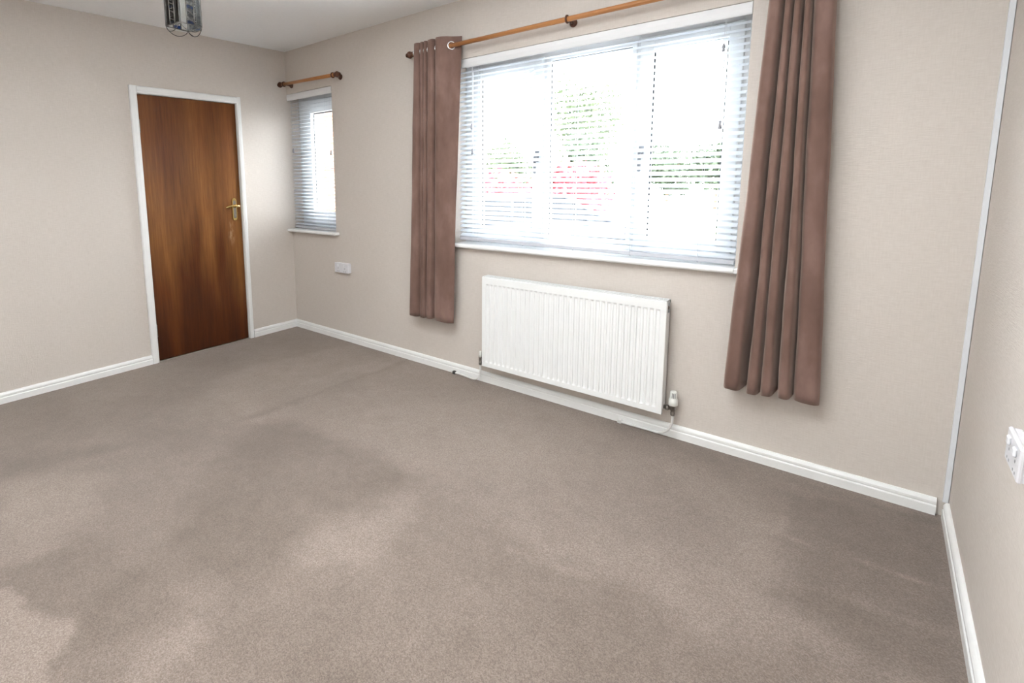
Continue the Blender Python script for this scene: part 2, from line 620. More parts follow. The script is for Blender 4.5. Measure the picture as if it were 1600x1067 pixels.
def poly_sd(poly):
    best = np.full(GX.shape, 1e9)
    inside = np.zeros(GX.shape, bool)
    for (x0, y0), (x1, y1) in zip(poly, poly[1:] + poly[:1]):
        dx, dy = x1 - x0, y1 - y0
        t = np.clip(((QX - x0) * dx + (QY - y0) * dy) / (dx * dx + dy * dy), 0, 1)
        best = np.minimum(best, np.hypot(QX - x0 - t * dx, QY - y0 - t * dy))
        cr = ((y0 > QY) != (y1 > QY)) & (QX < (x1 - x0) * (QY - y0) / ((y1 - y0) or 1e-9) + x0)
        inside ^= cr
    return np.where(inside, best, -best)


pile = 0.16 * smooth_noise(0.35, 5) + 0.07 * smooth_noise(0.10, 6)
for poly, val, soft in PATCH:
    t = np.clip(poly_sd(poly) / (2 * soft) + 0.5, 0, 1)
    pile = pile + val * t * t * (3 - 2 * t)
for a, b, val, wd in SEAM:
    dx, dy = b[0] - a[0], b[1] - a[1]
    t = np.clip(((QX - a[0]) * dx + (QY - a[1]) * dy) / (dx * dx + dy * dy), 0, 1)
    d = np.hypot(GX * 0.5 + QX * 0.5 - a[0] - t * dx, GY * 0.5 + QY * 0.5 - a[1] - t * dy)
    pile = pile + val * np.exp(-(d / wd) ** 2)
fm = MB()
fv = [(x, y, 0.0) for y in gy for x in gx]
ff = [(j * NX + i, j * NX + i + 1, (j + 1) * NX + i + 1, (j + 1) * NX + i) for j in range(NY - 1) for i in range(NX - 1)]
fm.add(fv, ff, True)
floor = fm.build('floor', M['carpet'], recalc=False)
at = floor.data.attributes.new('pile', 'FLOAT', 'POINT')
at.data.foreach_set('value', pile.astype(np.float32).ravel())
tag(floor, 'beige twist pile carpet with brushed lighter and darker patches', kind='structure')
sub = MB().box(-0.12, RW + 0.12, -RD - 0.2, 0.25, -0.15, -0.002)
tag(sub.build('floor', M['mortar']), 'solid floor slab under the carpet', kind='structure')

tag(MB().box(-0.12, RW + 0.12, -RD - 0.2, 0.25, RH, RH + 0.12).build('ceiling', M['ceiling']), 'plain white ceiling', kind='structure')

# window wall (y 0 .. 0.25) with both openings
w = MB()
w.box(0, RW, 0, 0.25, 0, WB)
w.box(0, RW, 0, 0.25, WT, RH)
w.box(SR, WL, 0, 0.25, WB, WT)
w.box(WR, RW, 0, 0.25, WB, WT)
tag(w.build('wall_far', M['wall']), 'cream wallpapered wall with the wide window and the small window', kind='structure')
# door wall, with a shallow recess for the door
w = MB()
w.box(-0.12, -0.065, -RD, 0.25, 0, RH)
w.box(-0.065, 0, -RD, DL - 0.025, 0, RH)
w.box(-0.065, 0, DR + 0.025, 0.25, 0, RH)
w.box(-0.065, 0, DL - 0.025, DR + 0.025, DT + 0.025, RH)
tag(w.build('wall_left', M['wall']), 'cream wallpapered wall with the brown door', kind='structure')
tag(MB().box(RW, RW + 0.12, -RD, 0.25, 0, RH).build('wall_right', M['wall']), 'cream wallpapered wall at the right edge of the view', kind='structure')
# wall behind the camera with a window added unseen to light the walls
BX0, BX1, BZ0, BZ1 = 3.3, 4.0, 1.50, 2.12
w = MB()
w.box(0, BX0, -RD - 0.2, -RD, 0, RH)
w.box(BX1, RW, -RD - 0.2, -RD, 0, RH)
w.box(BX0, BX1, -RD - 0.2, -RD, BZ1, RH)
w.box(BX0, BX1, -RD - 0.2, -RD, 0, BZ0)
tag(w.build('wall_near', M['wall']), 'cream wall with an added unseen window behind the viewer', kind='structure')
pd = thing('fill_window', ((BX0 + BX1) / 2, -RD - 0.1, BZ0), 'added white two light window behind the viewer, lets fill light in', kind='structure')
xm = (BX0 + BX1) / 2
for x0, x1 in ((BX0, xm), (xm, BX1)):
    f = MB()
    f.box(x0, x0 + 0.04, -RD - 0.17, -RD - 0.10, BZ0, BZ1, 0.004)
    f.box(x1 - 0.04, x1, -RD - 0.17, -RD - 0.10, BZ0, BZ1, 0.004)
    f.box(x0 + 0.04, x1 - 0.04, -RD - 0.17, -RD - 0.10, BZ0, BZ0 + 0.04, 0.004)
    f.box(x0 + 0.04, x1 - 0.04, -RD - 0.17, -RD - 0.10, BZ1 - 0.04, BZ1, 0.004)
    fo = f.build('sash', M['upvc'], pd)
    MB().box(x0 + 0.035, x1 - 0.035, -RD - 0.138, -RD - 0.132, BZ0 + 0.035, BZ1 - 0.035).build('pane', M['pane'], fo)

# ---- baseboards: moulded profile (distance from wall, height)
BPROF = [(0, 0), (BT, 0), (BT, 0.036), (BT - 0.002, 0.039), (BT - 0.005, 0.041), (BT - 0.005, 0.044), (BT - 0.002, 0.047),
         (BT - 0.0025, 0.056), (BT - 0.006, 0.063), (BT - 0.010, 0.0675), (BT - 0.012, BH), (0, BH)]
K = 0.012
tag(MB().extrude(BPROF, lambda a, b, t: (t, -a, b), 0.0, RW - 0.034).build('baseboard_far', M['gloss']),
    'white moulded baseboard below the windows', kind='structure')
tag(MB().extrude(BPROF, lambda a, b, t: (a, t, b), -0.458, 0.0).build('baseboard_left', M['gloss']),
    'short white baseboard between the door and the corner', kind='structure')
tag(MB().extrude(BPROF, lambda a, b, t: (a, t, b), -RD, -1.318).build('baseboard_left', M['gloss']),
    'white baseboard left of the door', kind='structure')
tag(MB().extrude(BPROF, lambda a, b, t: (RW - a, t, b), -RD, -0.022).build('baseboard_right', M['gloss']),
    'white moulded baseboard along the right wall', kind='structure')
# trunking in the right corner
tr = MB().box(RW - 0.018, RW - 0.0015, -0.012, 0, 0.062, RH, 0.0012)
tag(tr.build('trim_1', M['trunk']), 'slim white vertical cable trunking in the right corner', kind='structure')

# ---- door
dr = thing('door_1', (0, (DL + DR) / 2, 0), 'brown wood veneer door with brass lever handle in white frame', kind='structure')
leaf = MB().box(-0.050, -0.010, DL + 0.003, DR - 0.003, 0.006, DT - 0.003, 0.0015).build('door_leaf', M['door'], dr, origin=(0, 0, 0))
for nm, a in (('left', (DL - 0.025, DL)), ('right', (DR, DR + 0.025))):
    MB().box(-0.065, 0.004, a[0], a[1], 0, DT + 0.025, 0.001).build('door_jamb', M['gloss'], dr)
MB().box(-0.065, 0.004, DL, DR, DT, DT + 0.025, 0.001).build('door_jamb', M['gloss'], dr)
AP = [(0, 0), (0.013, 0.0), (0.016, 0.004), (0.016, 0.012), (0.018, 0.018), (0.018, 0.040), (0.014, 0.046), (0.010, 0.048), (0, 0.048)]
AP = [(a, b * 1.04) for a, b in AP]
OL, OR, OT = DL - 0.0545, DR + 0.036, DT + 0.0525
APR = [(a, b * 0.036 / 0.05) for a, b in AP]
MB().extrude(AP, lambda a, b, t: (a, DL - 0.004 - b, t), 0, OT).build('architrave', M['gloss'], dr)
MB().extrude(APR, lambda a, b, t: (a, DR + 0.003 + b, t), 0, OT).build('architrave', M['gloss'], dr)
MB().extrude(AP, lambda a, b, t: (a, t, DT + 0.003 + b), DL - 0.004, DR + 0.003).build('architrave', M['gloss'], dr)
for z in (0.20, 1.72):
    h = MB().box(-0.012, 0.0, DL - 0.001, DL + 0.006, z, z + 0.085)
    h.tube([(0.0, DL + 0.002, z - 0.004), (0.0, DL + 0.002, z + 0.089)], 0.0045, 8)
    h.build('hinge', M['dull'], dr)
# handle: arched backplate, raised panel, lever
HY = -0.563
n = 14
out = [(HY - 0.020, 1.055), (HY - 0.014, 1.040), (HY, 1.035), (HY + 0.014, 1.040), (HY + 0.020, 1.055), (HY + 0.020, 1.195)]
out += [(HY + 0.020 * math.cos(a), 1.195 + 0.028 * math.sin(a)) for a in np.linspace(0.15, math.pi - 0.15, n)]
out += [(HY - 0.020, 1.195)]
hp = MB().extrude([(p[0], p[1]) for p in out], lambda a, b, t: (t, a, b), -0.010, -0.003).build('handle_plate', M['brass'], dr)
inn = [(HY + (a - HY) * 0.62, 1.125 + (b - 1.125) * 0.80) for a, b in out]
MB().extrude(inn, lambda a, b, t: (t, a, b), -0.004, -0.0005).build('raised_panel', M['dull'], hp)
lv = MB().lathe((-0.004, HY, 1.155), (1, 0, 0), [(0, 0.016), (0.006, 0.016), (0.010, 0.011), (0.040, 0.009), (0.048, 0.010)], 16)
lev = catmull([(0.040, HY + 0.018, 1.155), (0.044, HY, 1.156), (0.047, HY - 0.03, 1.160), (0.046, HY - 0.065, 1.158), (0.043, HY - 0.088, 1.150), (0.040, HY - 0.098, 1.146)], 5)
lv.tube(lev, [0.009] * 6 + [0.0085 - 0.0025 * i / (len(lev) - 7) for i in range(len(lev) - 6)], 10)
lv.build('lever', M['brass'], hp)


# ================================================================== WINDOWS
def ring_frame(mb, x0, x1, z0, z1, t, y0, y1, b=0.004, tl=None, tr=None):
    tl = t if tl is None else tl
    tr = t if tr is None else tr
    mb.box(x0, x0 + tl, y0, y1, z0, z1, b)
    mb.box(x1 - tr, x1, y0, y1, z0, z1, b)
    mb.box(x0 + tl - .003, x1 - tr + .003, y0 + .0005, y1, z0, z0 + t, b)
    mb.box(x0 + tl - .003, x1 - tr + .003, y0 + .0005, y1, z1 - t, z1, b)
    return mb


def glazing(parent, gx0, gx1, gz0, gz1, y):
    g = MB()
    k = 0.005
    g.box(gx0 - k, gx0 + k * .6, y - .010, y - .004, gz0, gz1)
    g.box(gx1 - k * .6, gx1 + k, y - .010, y - .004, gz0, gz1)
    g.box(gx0, gx1, y - .010, y - .004, gz0 - k, gz0 + k * .6)
    g.box(gx0, gx1, y - .010, y - .004, gz1 - k * .6, gz1 + k)
    g.build('gasket', M['gasket'], parent)
    MB().box(gx0 - .012, gx1 + .012, y, y + .006, gz0 - .012, gz1 + .012).build('pane', M['pane'], parent)


def handle(parent, x, z, y):
    h = MB().box(x - .012, x + .012, y - .014, y, z - .035, z + .035, .004)
    h.box(x - .008, x + .008, y - .034, y - .012, z - .010, z + .010, .003)
    h.box(x - .009, x + .009, y - .040, y - .030, z - .105, z + .012, .004)
    h.build('window_handle', M['grey_pl'], parent)


w1 = thing('window_1', ((WL + WR) / 2, 0.14, WB), 'wide white three light window behind the big blind', kind='structure')
fr = MB()
ring_frame(fr, WL, WR, WB + .022, WT, 0.055, 0.125, 0.195)
for x in (2.460, 3.017):
    fr.box(x - .032, x + .032, 0.126, 0.194, WB + .07, WT - .05, .004)
fr.build('window_frame', M['upvc'], w1)
for x0, x1, hx in ((1.945, 2.458, 2.428), (3.019, 3.490, 3.046)):
    s = MB()
    ring_frame(s, x0, x1, 0.960, 2.068, 0.066, 0.112, 0.160)
    so = s.build('sash', M['upvc'], w1)
    glazing(so, x0 + .070, x1 - .070, 1.030, 1.998, 0.136)
    handle(so, hx, 1.485, 0.112)
s = ring_frame(MB(), 2.478, 3.000, 0.975, 2.062, 0.026, 0.118, 0.150, .003)
so = s.build('glazing_bead', M['upvc'], w1)
glazing(so, 2.506, 2.972, 1.004, 2.034, 0.138)

w2 = thing('window_2', (SR / 2, 0.14, WB), 'small narrow white window in the far corner', kind='structure')
fr = ring_frame(MB(), 0.001, SR - .001, WB + .022, WT, 0.060, 0.125, 0.195, .004, tl=0.075, tr=0.025)
fr.build('window_frame', M['upvc'], w2)
s = ring_frame(MB(), 0.065, SR - .015, 0.965, 2.060, 0.115, 0.105, 0.160, .004, tl=0.130, tr=0.05)
so = s.build('sash', M['upvc'], w2)
glazing(so, 0.205, SR - .070, 1.085, 1.940, 0.142)


def sill(name, x0, x1, yf, z0, z1, label):
    pr = [(0.10, z0), (yf + .008, z0), (yf + .002, z0 + .005), (yf, z0 + .011), (yf + .002, z1 - .005), (yf + .008, z1), (0.128, z1), (0.128, z0 + .01)]
    s = MB().extrude(pr, lambda a, b, t: (t, a, b), x0, x1)
    tag(s.build(name, M['gloss']), label, kind='structure')


sill('trim_2', WL, WR, -0.045, WB, WB + .026, 'white sill board of the wide window')
e = bpy.data.objects['trim_2']
horn = MB()
for a, b in ((1.842, WL), (WR, 3.562)):
    horn.box(a, b, -0.045, -0.0005, WB, WB + .026, .005)
horn.build('sill_horn', M['gloss'], e)
sill('trim_3', 0.002, SR, -0.058, WB + .002, WB + .027, 'short white sill board of the small window')
MB().box(SR, 0.668, -0.058, -0.0005, WB + .002, WB + .027, .005).build('sill_horn', M['gloss'], bpy.data.objects['trim_3'])


# ================================================================== VENETIAN BLINDS
def blind(x0, x1, zb_l, zb_r, n_sl, ladders, tilt, label, cords):
    """slatted blind inside the recess; lower end sags from zb_l to zb_r"""
    yc = 0.040
    t = thing('venetian_blind', ((x0 + x1) / 2, yc, WB + .03), label, 'blind', 'white venetian blinds')
    xm, L = (x0 + x1) / 2, x1 - x0
    va = MB().extrude([(0.002, 2.060), (0.000, 2.066), (-0.002, 2.087), (0.000, 2.108), (0.002, 2.1135), (0.010, 2.1135), (0.010, 2.060)],
                      lambda a, b, s: (s, a, b), x0 - .008, x1 + .006)
    va.build('valance', M['valance'], t)
    MB().box(x0, x1, 0.018, 0.062, 2.078, 2.112, .002).build('head_rail', M['rail'], t)
    ztop = 2.052
    zb = (zb_l + zb_r) / 2
    pitch = (ztop - zb - 0.010) / n_sl
    ang_full = math.atan2(zb_r - zb_l, L)
    # one slat: shallow crowned strip, thickness 0.7 mm
    wd, cr, th = 0.036, 0.0028, 0.0007
    ys = np.linspace(-wd / 2, wd / 2, 6)
    ca, sa = math.cos(tilt), math.sin(tilt)
    prof = []
    for y in ys:
        prof.append((y, cr * (1 - (2 * y / wd) ** 2) + th / 2))
    for y in ys[::-1]:
        prof.append((y, cr * (1 - (2 * y / wd) ** 2) - th / 2))
    prof = [(a * ca - b * sa, a * sa + b * ca) for a, b in prof]
    sl = None
    for i in range(n_sl):
        zz = ztop - pitch * (i + 0.5)
        c = (xm, yc, zz)
        if sl is None:
            sl = MB().extrude(prof, lambda a, b, s: (xm + s, yc + a, zz + b), -L / 2, L / 2).build('slat', M['slat'], t, origin=c)
            o = sl
        else:
            o = share(sl, t, c)
        k = (i / (n_sl - 1))
        o.rotation_euler = (math.radians(random.uniform(-1.2, 1.2)), -ang_full * k, 0)
    br = MB().box(x0, x1, yc - .018, yc + .018, zb - .011, zb + .010, .003)
    ro = br.build('bottom_rail', M['rail'], t, origin=(xm, yc, zb))
    ro.rotation_euler = (0, -ang_full, 0)
    for x in ladders:
        zl = zb + (x - xm) / L * (zb_r - zb_l)
        c = MB()
        for yy in (yc - .0185, yc + .0185):
            c.tube([(x, yy, 2.085), (x, yy, zl - .006)], 0.0008, 5)
        c.tube([(x + .004, yc, 2.085), (x + .004, yc, zl)], 0.0008, 5)
        c.build('ladder_cord', M['cord'], t)
        MB().lathe((x, yc - .010, zl - .009), (0, 0, -1), [(0, .005), (.004, .005), (.006, .003)], 8).build('cord_plug', M['rail'], t)
    for x, z in cords:
        yy = yc - .036
        c = MB().tube([(x, yy, z + .02), (x + .001, yy, 2.062), (x + .001, 0.016, 2.085)], 0.0009, 5)
        co = c.build('pull_cord', M['cord'], t)
        MB().lathe((x, yy, z + .022), (0, 0, -1), [(0, .0025), (.003, .0055), (.030, .0075), (.036, .0075), (.038, .005)], 10).build('cord_weight', M['tassel'], co)
    return t


TILT = math.radians(30)
blind(WL + .022, WR - .008, 0.955, 0.942, 36, (2.05, 2.38, 2.71, 3.035, 3.365), TILT,
      'wide white venetian blind across the big window above the radiator',
      ((3.426, 1.932), (3.431, 1.585), (2.012, 1.684), (2.017, 1.525)))
blind(0.010, SR - .008, 0.944, 0.938, 36, (0.12, 0.50), math.radians(14),
      'narrow white venetian blind in the small corner window beside the door',
      ((0.060, 1.62), (0.585, 1.58)))


# ================================================================== CURTAIN POLES AND CURTAINS
def finial(mb, c, ax, s=1.0):
    mb.lathe(c, ax, [(-.002, .012 * s), (.002, .017 * s), (.007, .018 * s), (.010, .013 * s), (.014, .014 * s), (.020, .021 * s), (.030, .0245 * s),
                     (.040, .022 * s), (.046, .015 * s), (.050, .0135 * s), (.055, .015 * s), (.060, .0125 * s), (.065, .005 * s)], 18)
    return mb


def pole(x0, x1, z0, z1, yp, brackets, label):
    t = thing('curtain_pole', ((x0 + x1) / 2, 0, (z0 + z1) / 2), label, 'curtain pole', 'wooden curtain poles')
    zz = lambda x: z0 + (z1 - z0) * (x - x0) / (x1 - x0)
    MB().tube([(x0, yp, z0), (x1, yp, z1)], 0.0138, 16).build('pole', M['pole'], t)
    d = Vector((x1 - x0, 0, z1 - z0)).normalized()
    finial(MB(), (x0, yp, z0), -d).build('finial', M['finial'], t)
    finial(MB(), (x1, yp, z1), d).build('finial', M['finial'], t)
    for x in brackets:
        b = MB()
        b.torus((x, yp, zz(x)), d, 0.0175, 0.0055, 20, 8)
        b.lathe((x, -.014, zz(x) - .004), (0, -1, .06), [(0, .010), (.012, .008), (-yp - .028, .0085)], 12)
        bo = b.build('bracket', M['finial'], t)
        MB().lathe((x, 0, zz(x) - .004), (0, -1, 0), [(0, .022), (.006, .022), (.010, .018), (.014, .016), (.018, .010)], 18).build('wall_plate', M['finial'], bo)
    return t


pole(1.590, 3.960, 2.1895, 2.1905, -0.08, (2.694, 3.925, 1.605), 'long wooden curtain pole with dark finials above the big window')
pole(0.060, 0.765, 2.186, 2.170, -0.08, (0.085, 0.742), 'short bare wooden curtain pole above the small corner window')


def curtain(top, bot, z_top, z_bot, ref_top, label, zp, hem):
    """profiles are plan outlines (x, y) of the folded cloth; ref_top = height at which 'top' was taken"""
    P = np.array(catmull(top, 7))
    Q = np.array(catmull(bot, 7))
    n = len(P)
    zs = np.concatenate([np.linspace(z_top, zp - .05, 6), np.linspace(zp - .05, z_bot, 46)[1:]])
    t = thing('curtain', (float(Q[:, 0].mean()), -0.06, z_bot), label, 'curtain', 'brown curtains')
    vs = []
    span = ref_top - z_bot
    u = np.linspace(0, 1, n)
    for z in zs:
        k = (ref_top - z) / span
        k = max(-0.15, k)
        R = P * (1 - k) + Q * k
        R[:, 1] = -0.082 + (R[:, 1] + 0.082) * (1 - 0.06 * math.sin(math.pi * min(max(k, 0), 1)))
        wob = 0.0016 * np.sin(6 * z + 11 * u) + 0.0007 * np.sin(19 * z + 31 * u + 1)
        R[:, 0] += wob * min(max(k, 0) * 3, 1)
        R[:, 1] += 0.7 * wob * np.cos(17 * u + 3 * z)
        R[:, 1] = np.minimum(R[:, 1], -0.006)
        kb = max(0.0, 1 - (z - z_bot) / 0.05)
        for i in range(n):
            dz = 0.005 * kb * (1 + math.sin(2.0 + 9 * u[i])) if hem else 0.0
            vs.append((R[i, 0], R[i, 1], z + dz))
    fs = [(r * n + i, r * n + i + 1, (r + 1) * n + i + 1, (r + 1) * n + i) for r in range(len(zs) - 1) for i in range(n - 1)]
    cl = MB().add(vs, fs, True).build('cloth', M['suede'], t, recalc=False)
    so = cl.modifiers.new('thick', 'SOLIDIFY')
    so.thickness = 0.0022
    so.offset = 0
    # bottom hem seam
    k = (ref_top - (z_bot + .075)) / span
    R = P * (1 - k) + Q * k
    # eyelets where the cloth crosses the pole line
    k = max(-0.15, (ref_top - zp) / span)
    R = P * (1 - k) + Q * k
    last = -9
    for i in range(n - 1):
        a, b = R[i, 1] + 0.08, R[i + 1, 1] + 0.08
        if a * b <= 0 and a != b and i - last > 3:
            s = a / (a - b)
            x = R[i, 0] + (R[i + 1, 0] - R[i, 0]) * s
            d = R[i + 1] - R[i]
            nrm = Vector((-d[1], d[0], 0)).normalized()
            MB().torus((x, -0.08, zp), nrm, 0.0225, 0.0052, 24, 8).build('eyelet', M['chrome'], t)
            last = i
    return t


def folds(lobes, yf, yv, y_start, y_end):
    """plan outline of pleats: each lobe (a, b) bulges to yf, pinched valleys at yv between them"""
    out = [(lobes[0][0] + .004, y_start)]
    for i, (a, b) in enumerate(lobes):
        w = b - a
        f = yf[i]
        out += [(a, -.085), (a + .16 * w, f * .95), (a + .5 * w, f), (a + .84 * w, f * .95), (b, -.085)]
        if i < len(lobes) - 1:
            out.append(((b + lobes[i + 1][0]) / 2, yv[i]))
    out.append((lobes[-1][1] - .004, y_end))
    return out


g = .003
tb = (1.613, 1.671, 1.703, 1.734, 1.803, 2.000)
bb = (1.539, 1.638, 1.667, 1.705, 1.760, 1.924)
LT = folds([(tb[i] + (.0008 if i < 3 else g), tb[i + 1] - (.0008 if i < 3 else g)) for i in range(5)], (-.115, -.112, -.114, -.122, -.128), (-.045,) * 4, -.06, -.05)
LT[-6:] = [(1.816, -.118), (1.850, -.126), (1.888, -.108), (1.914, -.080), (1.946, -.052), (1.966, -.040)]
LB = folds([(bb[i] + g, bb[i + 1] - g) for i in range(5)], (-.130, -.108, -.126, -.126, -.114), (-.024, -.045, -.085, -.020), -.05, -.09)
curtain(LT, LB, 2.246, 0.383, 2.19, 'brown suede eyelet curtain at the left side of the big window', 2.19, True)
RT = folds([(3.604, 3.657), (3.663, 3.689), (3.695, 3.723), (3.729, 3.752), (3.758, 3.828)], (-.128, -.126, -.130, -.128, -.124), (-.024,) * 4, -.04, -.07)
RB = folds([(3.537, 3.612), (3.631, 3.678), (3.682, 3.730), (3.748, 3.795), (3.808, 3.893)], (-.150, -.136, -.136, -.132, -.108), (-.014, -.040, -.014, -.014), -.04, -.07)
curtain(RT, RB, 2.246, 0.372, 2.05, 'brown suede eyelet curtain at the right side of the big window', 2.19, True)

# ================================================================== RADIATOR
rx0, rx1, rz0, rz1 = 2.165, 3.271, 0.145, 0.735
rd = thing('radiator', ((rx0 + rx1) / 2, -0.06, 0), 'white ribbed panel radiator on the wall below the big window', 'radiator')
NF = 34
x_a, x_b = rx0 + .022, rx1 - .026
pit = (x_b - x_a) / NF
xs = [rx0, rx0 + .0015, rx0 + .010]
for i in range(NF):
    for k in (0.0, 0.22, 0.34, 0.46, 0.66, 0.78, 0.90):
        xs.append(x_a + (i + k) * pit)
xs += [x_b, rx1 - .010, rx1 - .0015, rx1]
zs = [rz0, rz0 + .0015, rz0 + .008, rz0 + .030, rz0 + .034, rz0 + .040, rz0 + .050, (rz0 + rz1) / 2, rz1 - .062, rz1 - .052, rz1 - .046, rz1 - .042,
      rz1 - .012, rz1 - .0015, rz1]


def rad_y(x, z):
    y = -0.100
    ex = min(x - rx0, rx1 - x)
    ez = min(z - rz0, rz1 - z)
    if min(ex, ez) < 0.0012:
        y += 0.003
    if x_a <= x <= x_b:
        ph = ((x - x_a) / pit) % 1.0
        a = 0.0
        if 0.22 < ph < 0.90:
            a = min(1.0, min(ph - 0.22, 0.90 - ph) / 0.12)
        lo, hi = rz0 + .030, rz1 - .042
        b = min(1.0, max(0.0, min((z - lo) / .014, (hi - z) / .012)))
        y += 0.0060 * a * b
    return y


vs = [(x, rad_y(x, z), z) for z in zs for x in xs]
n = len(xs)
pan = MB().add(vs, [(r * n + i, r * n + i + 1, (r + 1) * n + i + 1, (r + 1) * n + i) for r in range(len(zs) - 1) for i in range(n - 1)], False)
# turned-back rim
pan.box(rx0, rx0 + .004, -.0965, -.080, rz0, rz1).box(rx1 - .004, rx1, -.0965, -.080, rz0, rz1)
pan.box(rx0, rx1, -.0965, -.080, rz0, rz0 + .004).box(rx0, rx1, -.0965, -.080, rz1 - .004, rz1)
pan.build('front_panel', M['rad'], rd)
MB().box(rx0 + .004, rx1 - .002, -.040, -.030, rz0 + .004, rz1 - .004, .003).build('rear_panel', M['rad'], rd)
sp = None
for x in (rx0 + .001, rx1 - .006):
    s = MB().box(x, x + .004, -.092, -.032, rz0 + .02, rz1 - .062, .001)
    s.box(x, x + .004, -.092, -.080, rz1 - .064, rz1 + .002)
    s.box(x, x + .004, -.045, -.032, rz1 - .064, rz1 + .002)
    s.box(x, x + .004, -.092, -.032, rz1 - .012, rz1 + .003)
    s.build('side_panel', M['radgrill'], rd)
g = MB()
for yy in (-.094, -.073, -.052, -.036):
    g.box(rx0 + .002, rx1 - .002, yy - .002, yy + .002, rz1 - .004, rz1 + .004)
for i in range(45):
    x = rx0 + .01 + i * (rx1 - rx0 - .02) / 44
    g.box(x - .0035, x + .0035, -.094, -.034, rz1 - .002, rz1 + .0025)
g.build('top_grille', M['radgrill'], rd)
MB().lathe((rx1 - .012, -.070, rz1 - .035), (1, 0, 0), [(0, .011), (.010, .011), (.011, .008), (.016, .007)], 12).build('bleed_plug', M['dull'], rd)
for x in (2.36, 3.08):
    MB().box(x - .02, x + .02, -.032, -.0015, rz0 + .06, rz1 - .06, .003).build('wall_bracket', M['rad'], rd)
# thermostatic valve on the right
vx, vy = 3.312, -.052
v = MB().lathe((rx1 - .004, vy, .172), (1, 0, 0), [(0, .011), (.012, .011), (.013, .014), (.024, .014), (.025, .009), (vx - rx1 + .004, .009)], 12)
v.lathe((vx, vy, .135), (0, 0, 1), [(0, .008), (.003, .011), (.018, .011), (.020, .009), (.030, .012), (.052, .013), (.054, .015), (.060, .015)], 14)
vo = v.build('thermostatic_valve', M['dull'], rd)
hd = MB().lathe((vx, vy, .192), (0, 0, 1), [(0, .0195), (.003, .0215), (.030, .0215), (.034, .019), (.040, .0175), (.068, .0165), (.073, .0150), (.075, .011)], 20)
hd.build('valve_head', M['trv'], vo)
sl = MB()
for a in (-0.75, -0.35, 0.05):
    dx, dy = math.sin(a + .62) * .0172, -math.cos(a + .62) * .0172
    sl.tube([(vx + dx, vy + dy, .234), (vx + dx * .97, vy + dy * .97, .260)], .0013, 6)
sl.build('head_slots', M['slot'], vo)
pts = catmull([(vx, vy, .137), (vx - .002, vy, .090), (vx - .020, vy, .050), (vx - .060, vy + .004, .022), (vx - .120, -.034, .013), (vx - .200, -.028, .0085), (vx - .275, -.027, .0075)], 8)
MB().tube(pts, .0062, 10).build('pipe', M['pipe'], rd)
MB().box(vx - .285, vx - .262, -.038, -.018, 0, .022, .003).build('pipe_clip', M['pipe'], rd)
# lockshield valve on the left
lx, ly = 2.122, -.052
v = MB().lathe((rx0 + .004, ly, .168), (-1, 0, 0), [(0, .010), (.010, .012), (.018, .012), (.019, .008), (rx0 + .004 - lx, .008)], 12)
v.lathe((lx, ly, .128), (0, 0, 1), [(0, .008), (.003, .011), (.016, .011), (.018, .009), (.050, .011), (.056, .011)], 14)
vo = v.build('lockshield_valve', M['dull'], rd)
MB().lathe((lx, ly, .182), (0, 0, 1), [(0, .0105), (.020, .0095), (.036, .0085), (.040, .006)], 14).build('valve_cap', M['trv'], vo)
pts = catmull([(lx, ly, .130), (lx - .001, ly, .075), (lx - .018, ly, .032), (lx - .062, ly + .006, .012), (lx - .115, -.036, .0095), (lx - .185, -.028, .0095), (lx - .262, -.026, .0095)], 8)
MB().tube(pts, .0062, 10).build('pipe', M['pipe'], rd)
MB().box(lx - .246, lx - .226, -.040, -.018, 0, .021, .002).build('pipe_clip', M['clip'], rd)


# ================================================================== SOCKETS
def socket(c, ux, nrm, wd, ht, dp, label):
    """surface-mounted double socket; ux = direction along the wall, nrm = out of the wall"""
    c, ux, nrm, uz = Vector(c), Vector(ux), Vector(nrm), Vector((0, 0, 1))
    t = thing('double_socket', c, label, 'socket', 'white double sockets')

    def slab(u0, u1, w0, w1, d0, d1, b):
        m = MB().box(u0, u1, d0, d1, w0, w1, b)
        m.v = [tuple(c + ux * p[0] + nrm * p[1] + uz * p[2]) for p in m.v]
        return m
    slab(-wd / 2 + .002, wd / 2 - .002, -ht / 2 + .002, ht / 2 - .002, 0, dp - .008, .002).build('back_box', M['socket'], t)
    fp = slab(-wd / 2, wd / 2, -ht / 2, ht / 2, dp - .009, dp, .003).build('face_plate', M['socket'], t)
    for s in (-1, 1):
        slab(s * wd * .24 - .010, s * wd * .24 + .010, ht * .10, ht * .36, dp - .001, dp + .006, .003).build('rocker_switch', M['rocker'], t)
        h = MB()
        for (a, b) in ((0, .012), (-.011, -.012), (.011, -.012)):
            q = slab(s * wd * .24 + a - .0035, s * wd * .24 + a + .0035, -ht * .12 + b - .003 - .006, -ht * .12 + b + .003 - .006, dp - .001, dp + .0004, 0)
            h.add(q.v, q.f)
        h.build('pin_holes', M['grey_pl'] if s < 0 else M['grey_pl'], t)
    for s in (-1, 1):
        q = c + ux * (s * wd * .42) + nrm * (dp - .001)
        MB().lathe(q, nrm, [(0, .004), (.0012, .004), (.0016, .002)], 10).build('screw_cap', M['rocker'], t)
    return t


socket((0.712, 0, 0.632), (1, 0, 0), (0, -1, 0), 0.172, 0.084, 0.036, 'white double socket box on the wall below the small corner window')
socket((RW, -1.045, 0.708), (0, 1, 0), (-1, 0, 0), 0.150, 0.080, 0.023, 'white double socket on the right wall at the edge of the view')

